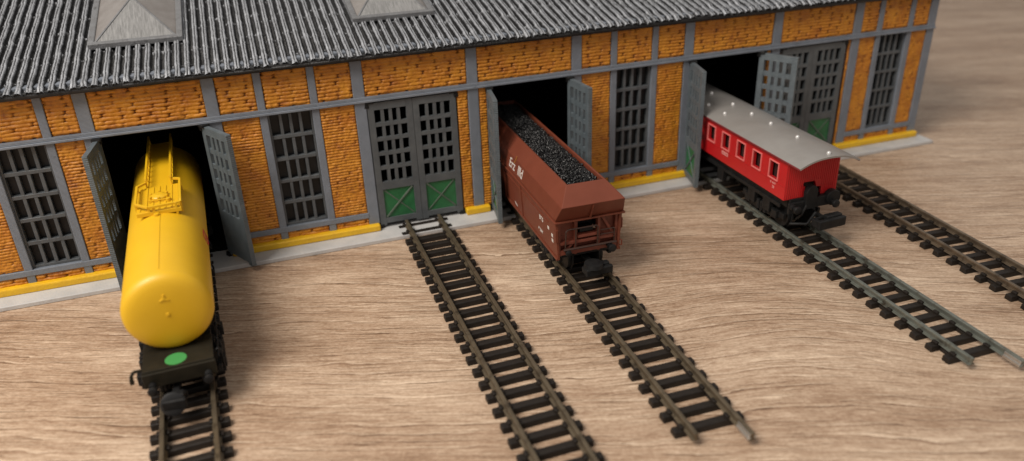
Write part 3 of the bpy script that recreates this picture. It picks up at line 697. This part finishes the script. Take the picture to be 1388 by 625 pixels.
vy = [(.05,-5.34),(.05,-4.08),(.05,-2.90),(.05,-1.98),(.05,-1.0),(.05,.2),(.05,1.2),(-.52,-1.50),(-.52,-.60),(-.5,.6),(-.5,1.7)]
for x, y in vy:
    z = 2.60-.20*abs(x/.88)**2.3
    MB().lathe([(-.01,.055),(.02,.055),(.045,.048),(.065,.028),(.072,.008)], Matrix.Translation((x,y+1.2,z)), 16).build('roof_ventilator', KNOB, cr, smooth=True)
MB().box(-.62,.62,CY0+.05,CY1-.05,1.05,1.33).box(-.60,.60,CY0-.04,CY0+.05,1.00,1.30).build('chassis', BLKPL, co, .012)
un = MB()
for s in (-1,1):
    un.box(min(s*.60,s*.66),max(s*.60,s*.66),CY0+.3,CY1-.3,.95,1.06)
    for y in (CY0+.9, CY0+1.6, CY0+3.2): un.box(min(s*.50,s*.65),max(s*.50,s*.65),y-.16,y+.16,.62,1.05)
un.build('running_gear', BLKPL, co, .012)
bogie(co, CY0+1.15, .79, .48); bogie(co, CY1-1.15, .79, .48)
for s in (-1,1): buffer(co, s*.58, CY0-.02, 1.12, BLKPL, .11, .42)
ge = MB(); ge.prism([(-.20,1.0),(.10,1.0),(.12,1.50),(.06,1.62),(-.06,1.66),(-.16,1.60),(-.22,1.46)], 'y', CY0-.16, CY0-.02)
ge.box(.10,.74,CY0-.14,CY0-.02,1.02,1.30); ge.cyl((.60,CY0-.20,1.22),(.60,CY0-.02,1.22),.21,n=24); ge.box(-.66,-.2,CY0-.10,CY0-.02,.92,1.22)
ge.tube([(-.40,CY0-.1,.75),(-.40,CY0-.28,.95),(-.30,CY0-.3,1.2)], .035); ge.tube([(-.55,CY0-.05,.62),(-.20,CY0-.3,.66),(.1,CY0-.2,.9)], .04)
ge.build('end_gear', BLKPL, co, .02)
coupling(co, CY0-.05, .74, .26, BLKPL, R(4), .62, .85, .26)
def cs(y, z):
    Mx = Matrix((Vector((0,-1,0)), Vector((0,0,1)), Vector((-1,0,0)))).transposed().to_4x4(); Mx.translation = Vector((-HB-.003,y,z)); return Mx
sp = MB().box(-.16,.16,-.05,.05,-.002,.002, cs(-2.10+1.2, 1.585))
sp.build('name_plate', PINK, co)
writing('plate_lettering', 'AD 2148', .07, REDP, co, cs(-2.10+1.2, 1.585) @ Matrix.Translation((0,0,.004)))
writing('side_lettering', 'B 4607', .085, PINK, co, cs(-4.42+1.2, 1.60)); writing('side_lettering', '28', .11, PINK, co, cs(-4.44+1.2, 1.49))

# ------------------------------------------------------------------ light, world, camera
w = bpy.data.worlds.new('World'); sc.world = w; w.use_nodes = True; bg = w.node_tree.nodes['Background']
bg.inputs[0].default_value = (1.0,.955,.91,1); bg.inputs[1].default_value = .44
def area(name, loc, tgt, size, power, col):
    l = bpy.data.lights.new(name, 'AREA'); l.shape = 'DISK'; l.size = size; l.energy = power; l.color = col
    o = bpy.data.objects.new(name, l); COL.objects.link(o); o.location = loc
    o.rotation_euler = (Vector(tgt)-Vector(loc)).to_track_quat('-Z','Y').to_euler(); return o
area('ceiling_lamp', (-21,-16,42), (9,-3,0), 28, 32500, (1,.925,.835))
cam = bpy.data.cameras.new('camera'); co_ = bpy.data.objects.new('camera', cam); COL.objects.link(co_)
co_.location = (3.896412616412215, -20.2589934606629, 9.934158859360682)
co_.rotation_euler = (1.1074809337302596, 0.03463488866441922, -0.3318142778977309)
cam.lens = 27.842621405533905; cam.sensor_width = 36; cam.sensor_fit = 'HORIZONTAL'; cam.clip_end = 1000; cam.clip_start = .1
cam.dof.use_dof = True; cam.dof.focus_distance = 19.0; cam.dof.aperture_fstop = .13
sc.camera = co_
sc.view_settings.view_transform = 'Standard'; sc.view_settings.look = 'None'; sc.view_settings.exposure = 0; sc.view_settings.gamma = 1
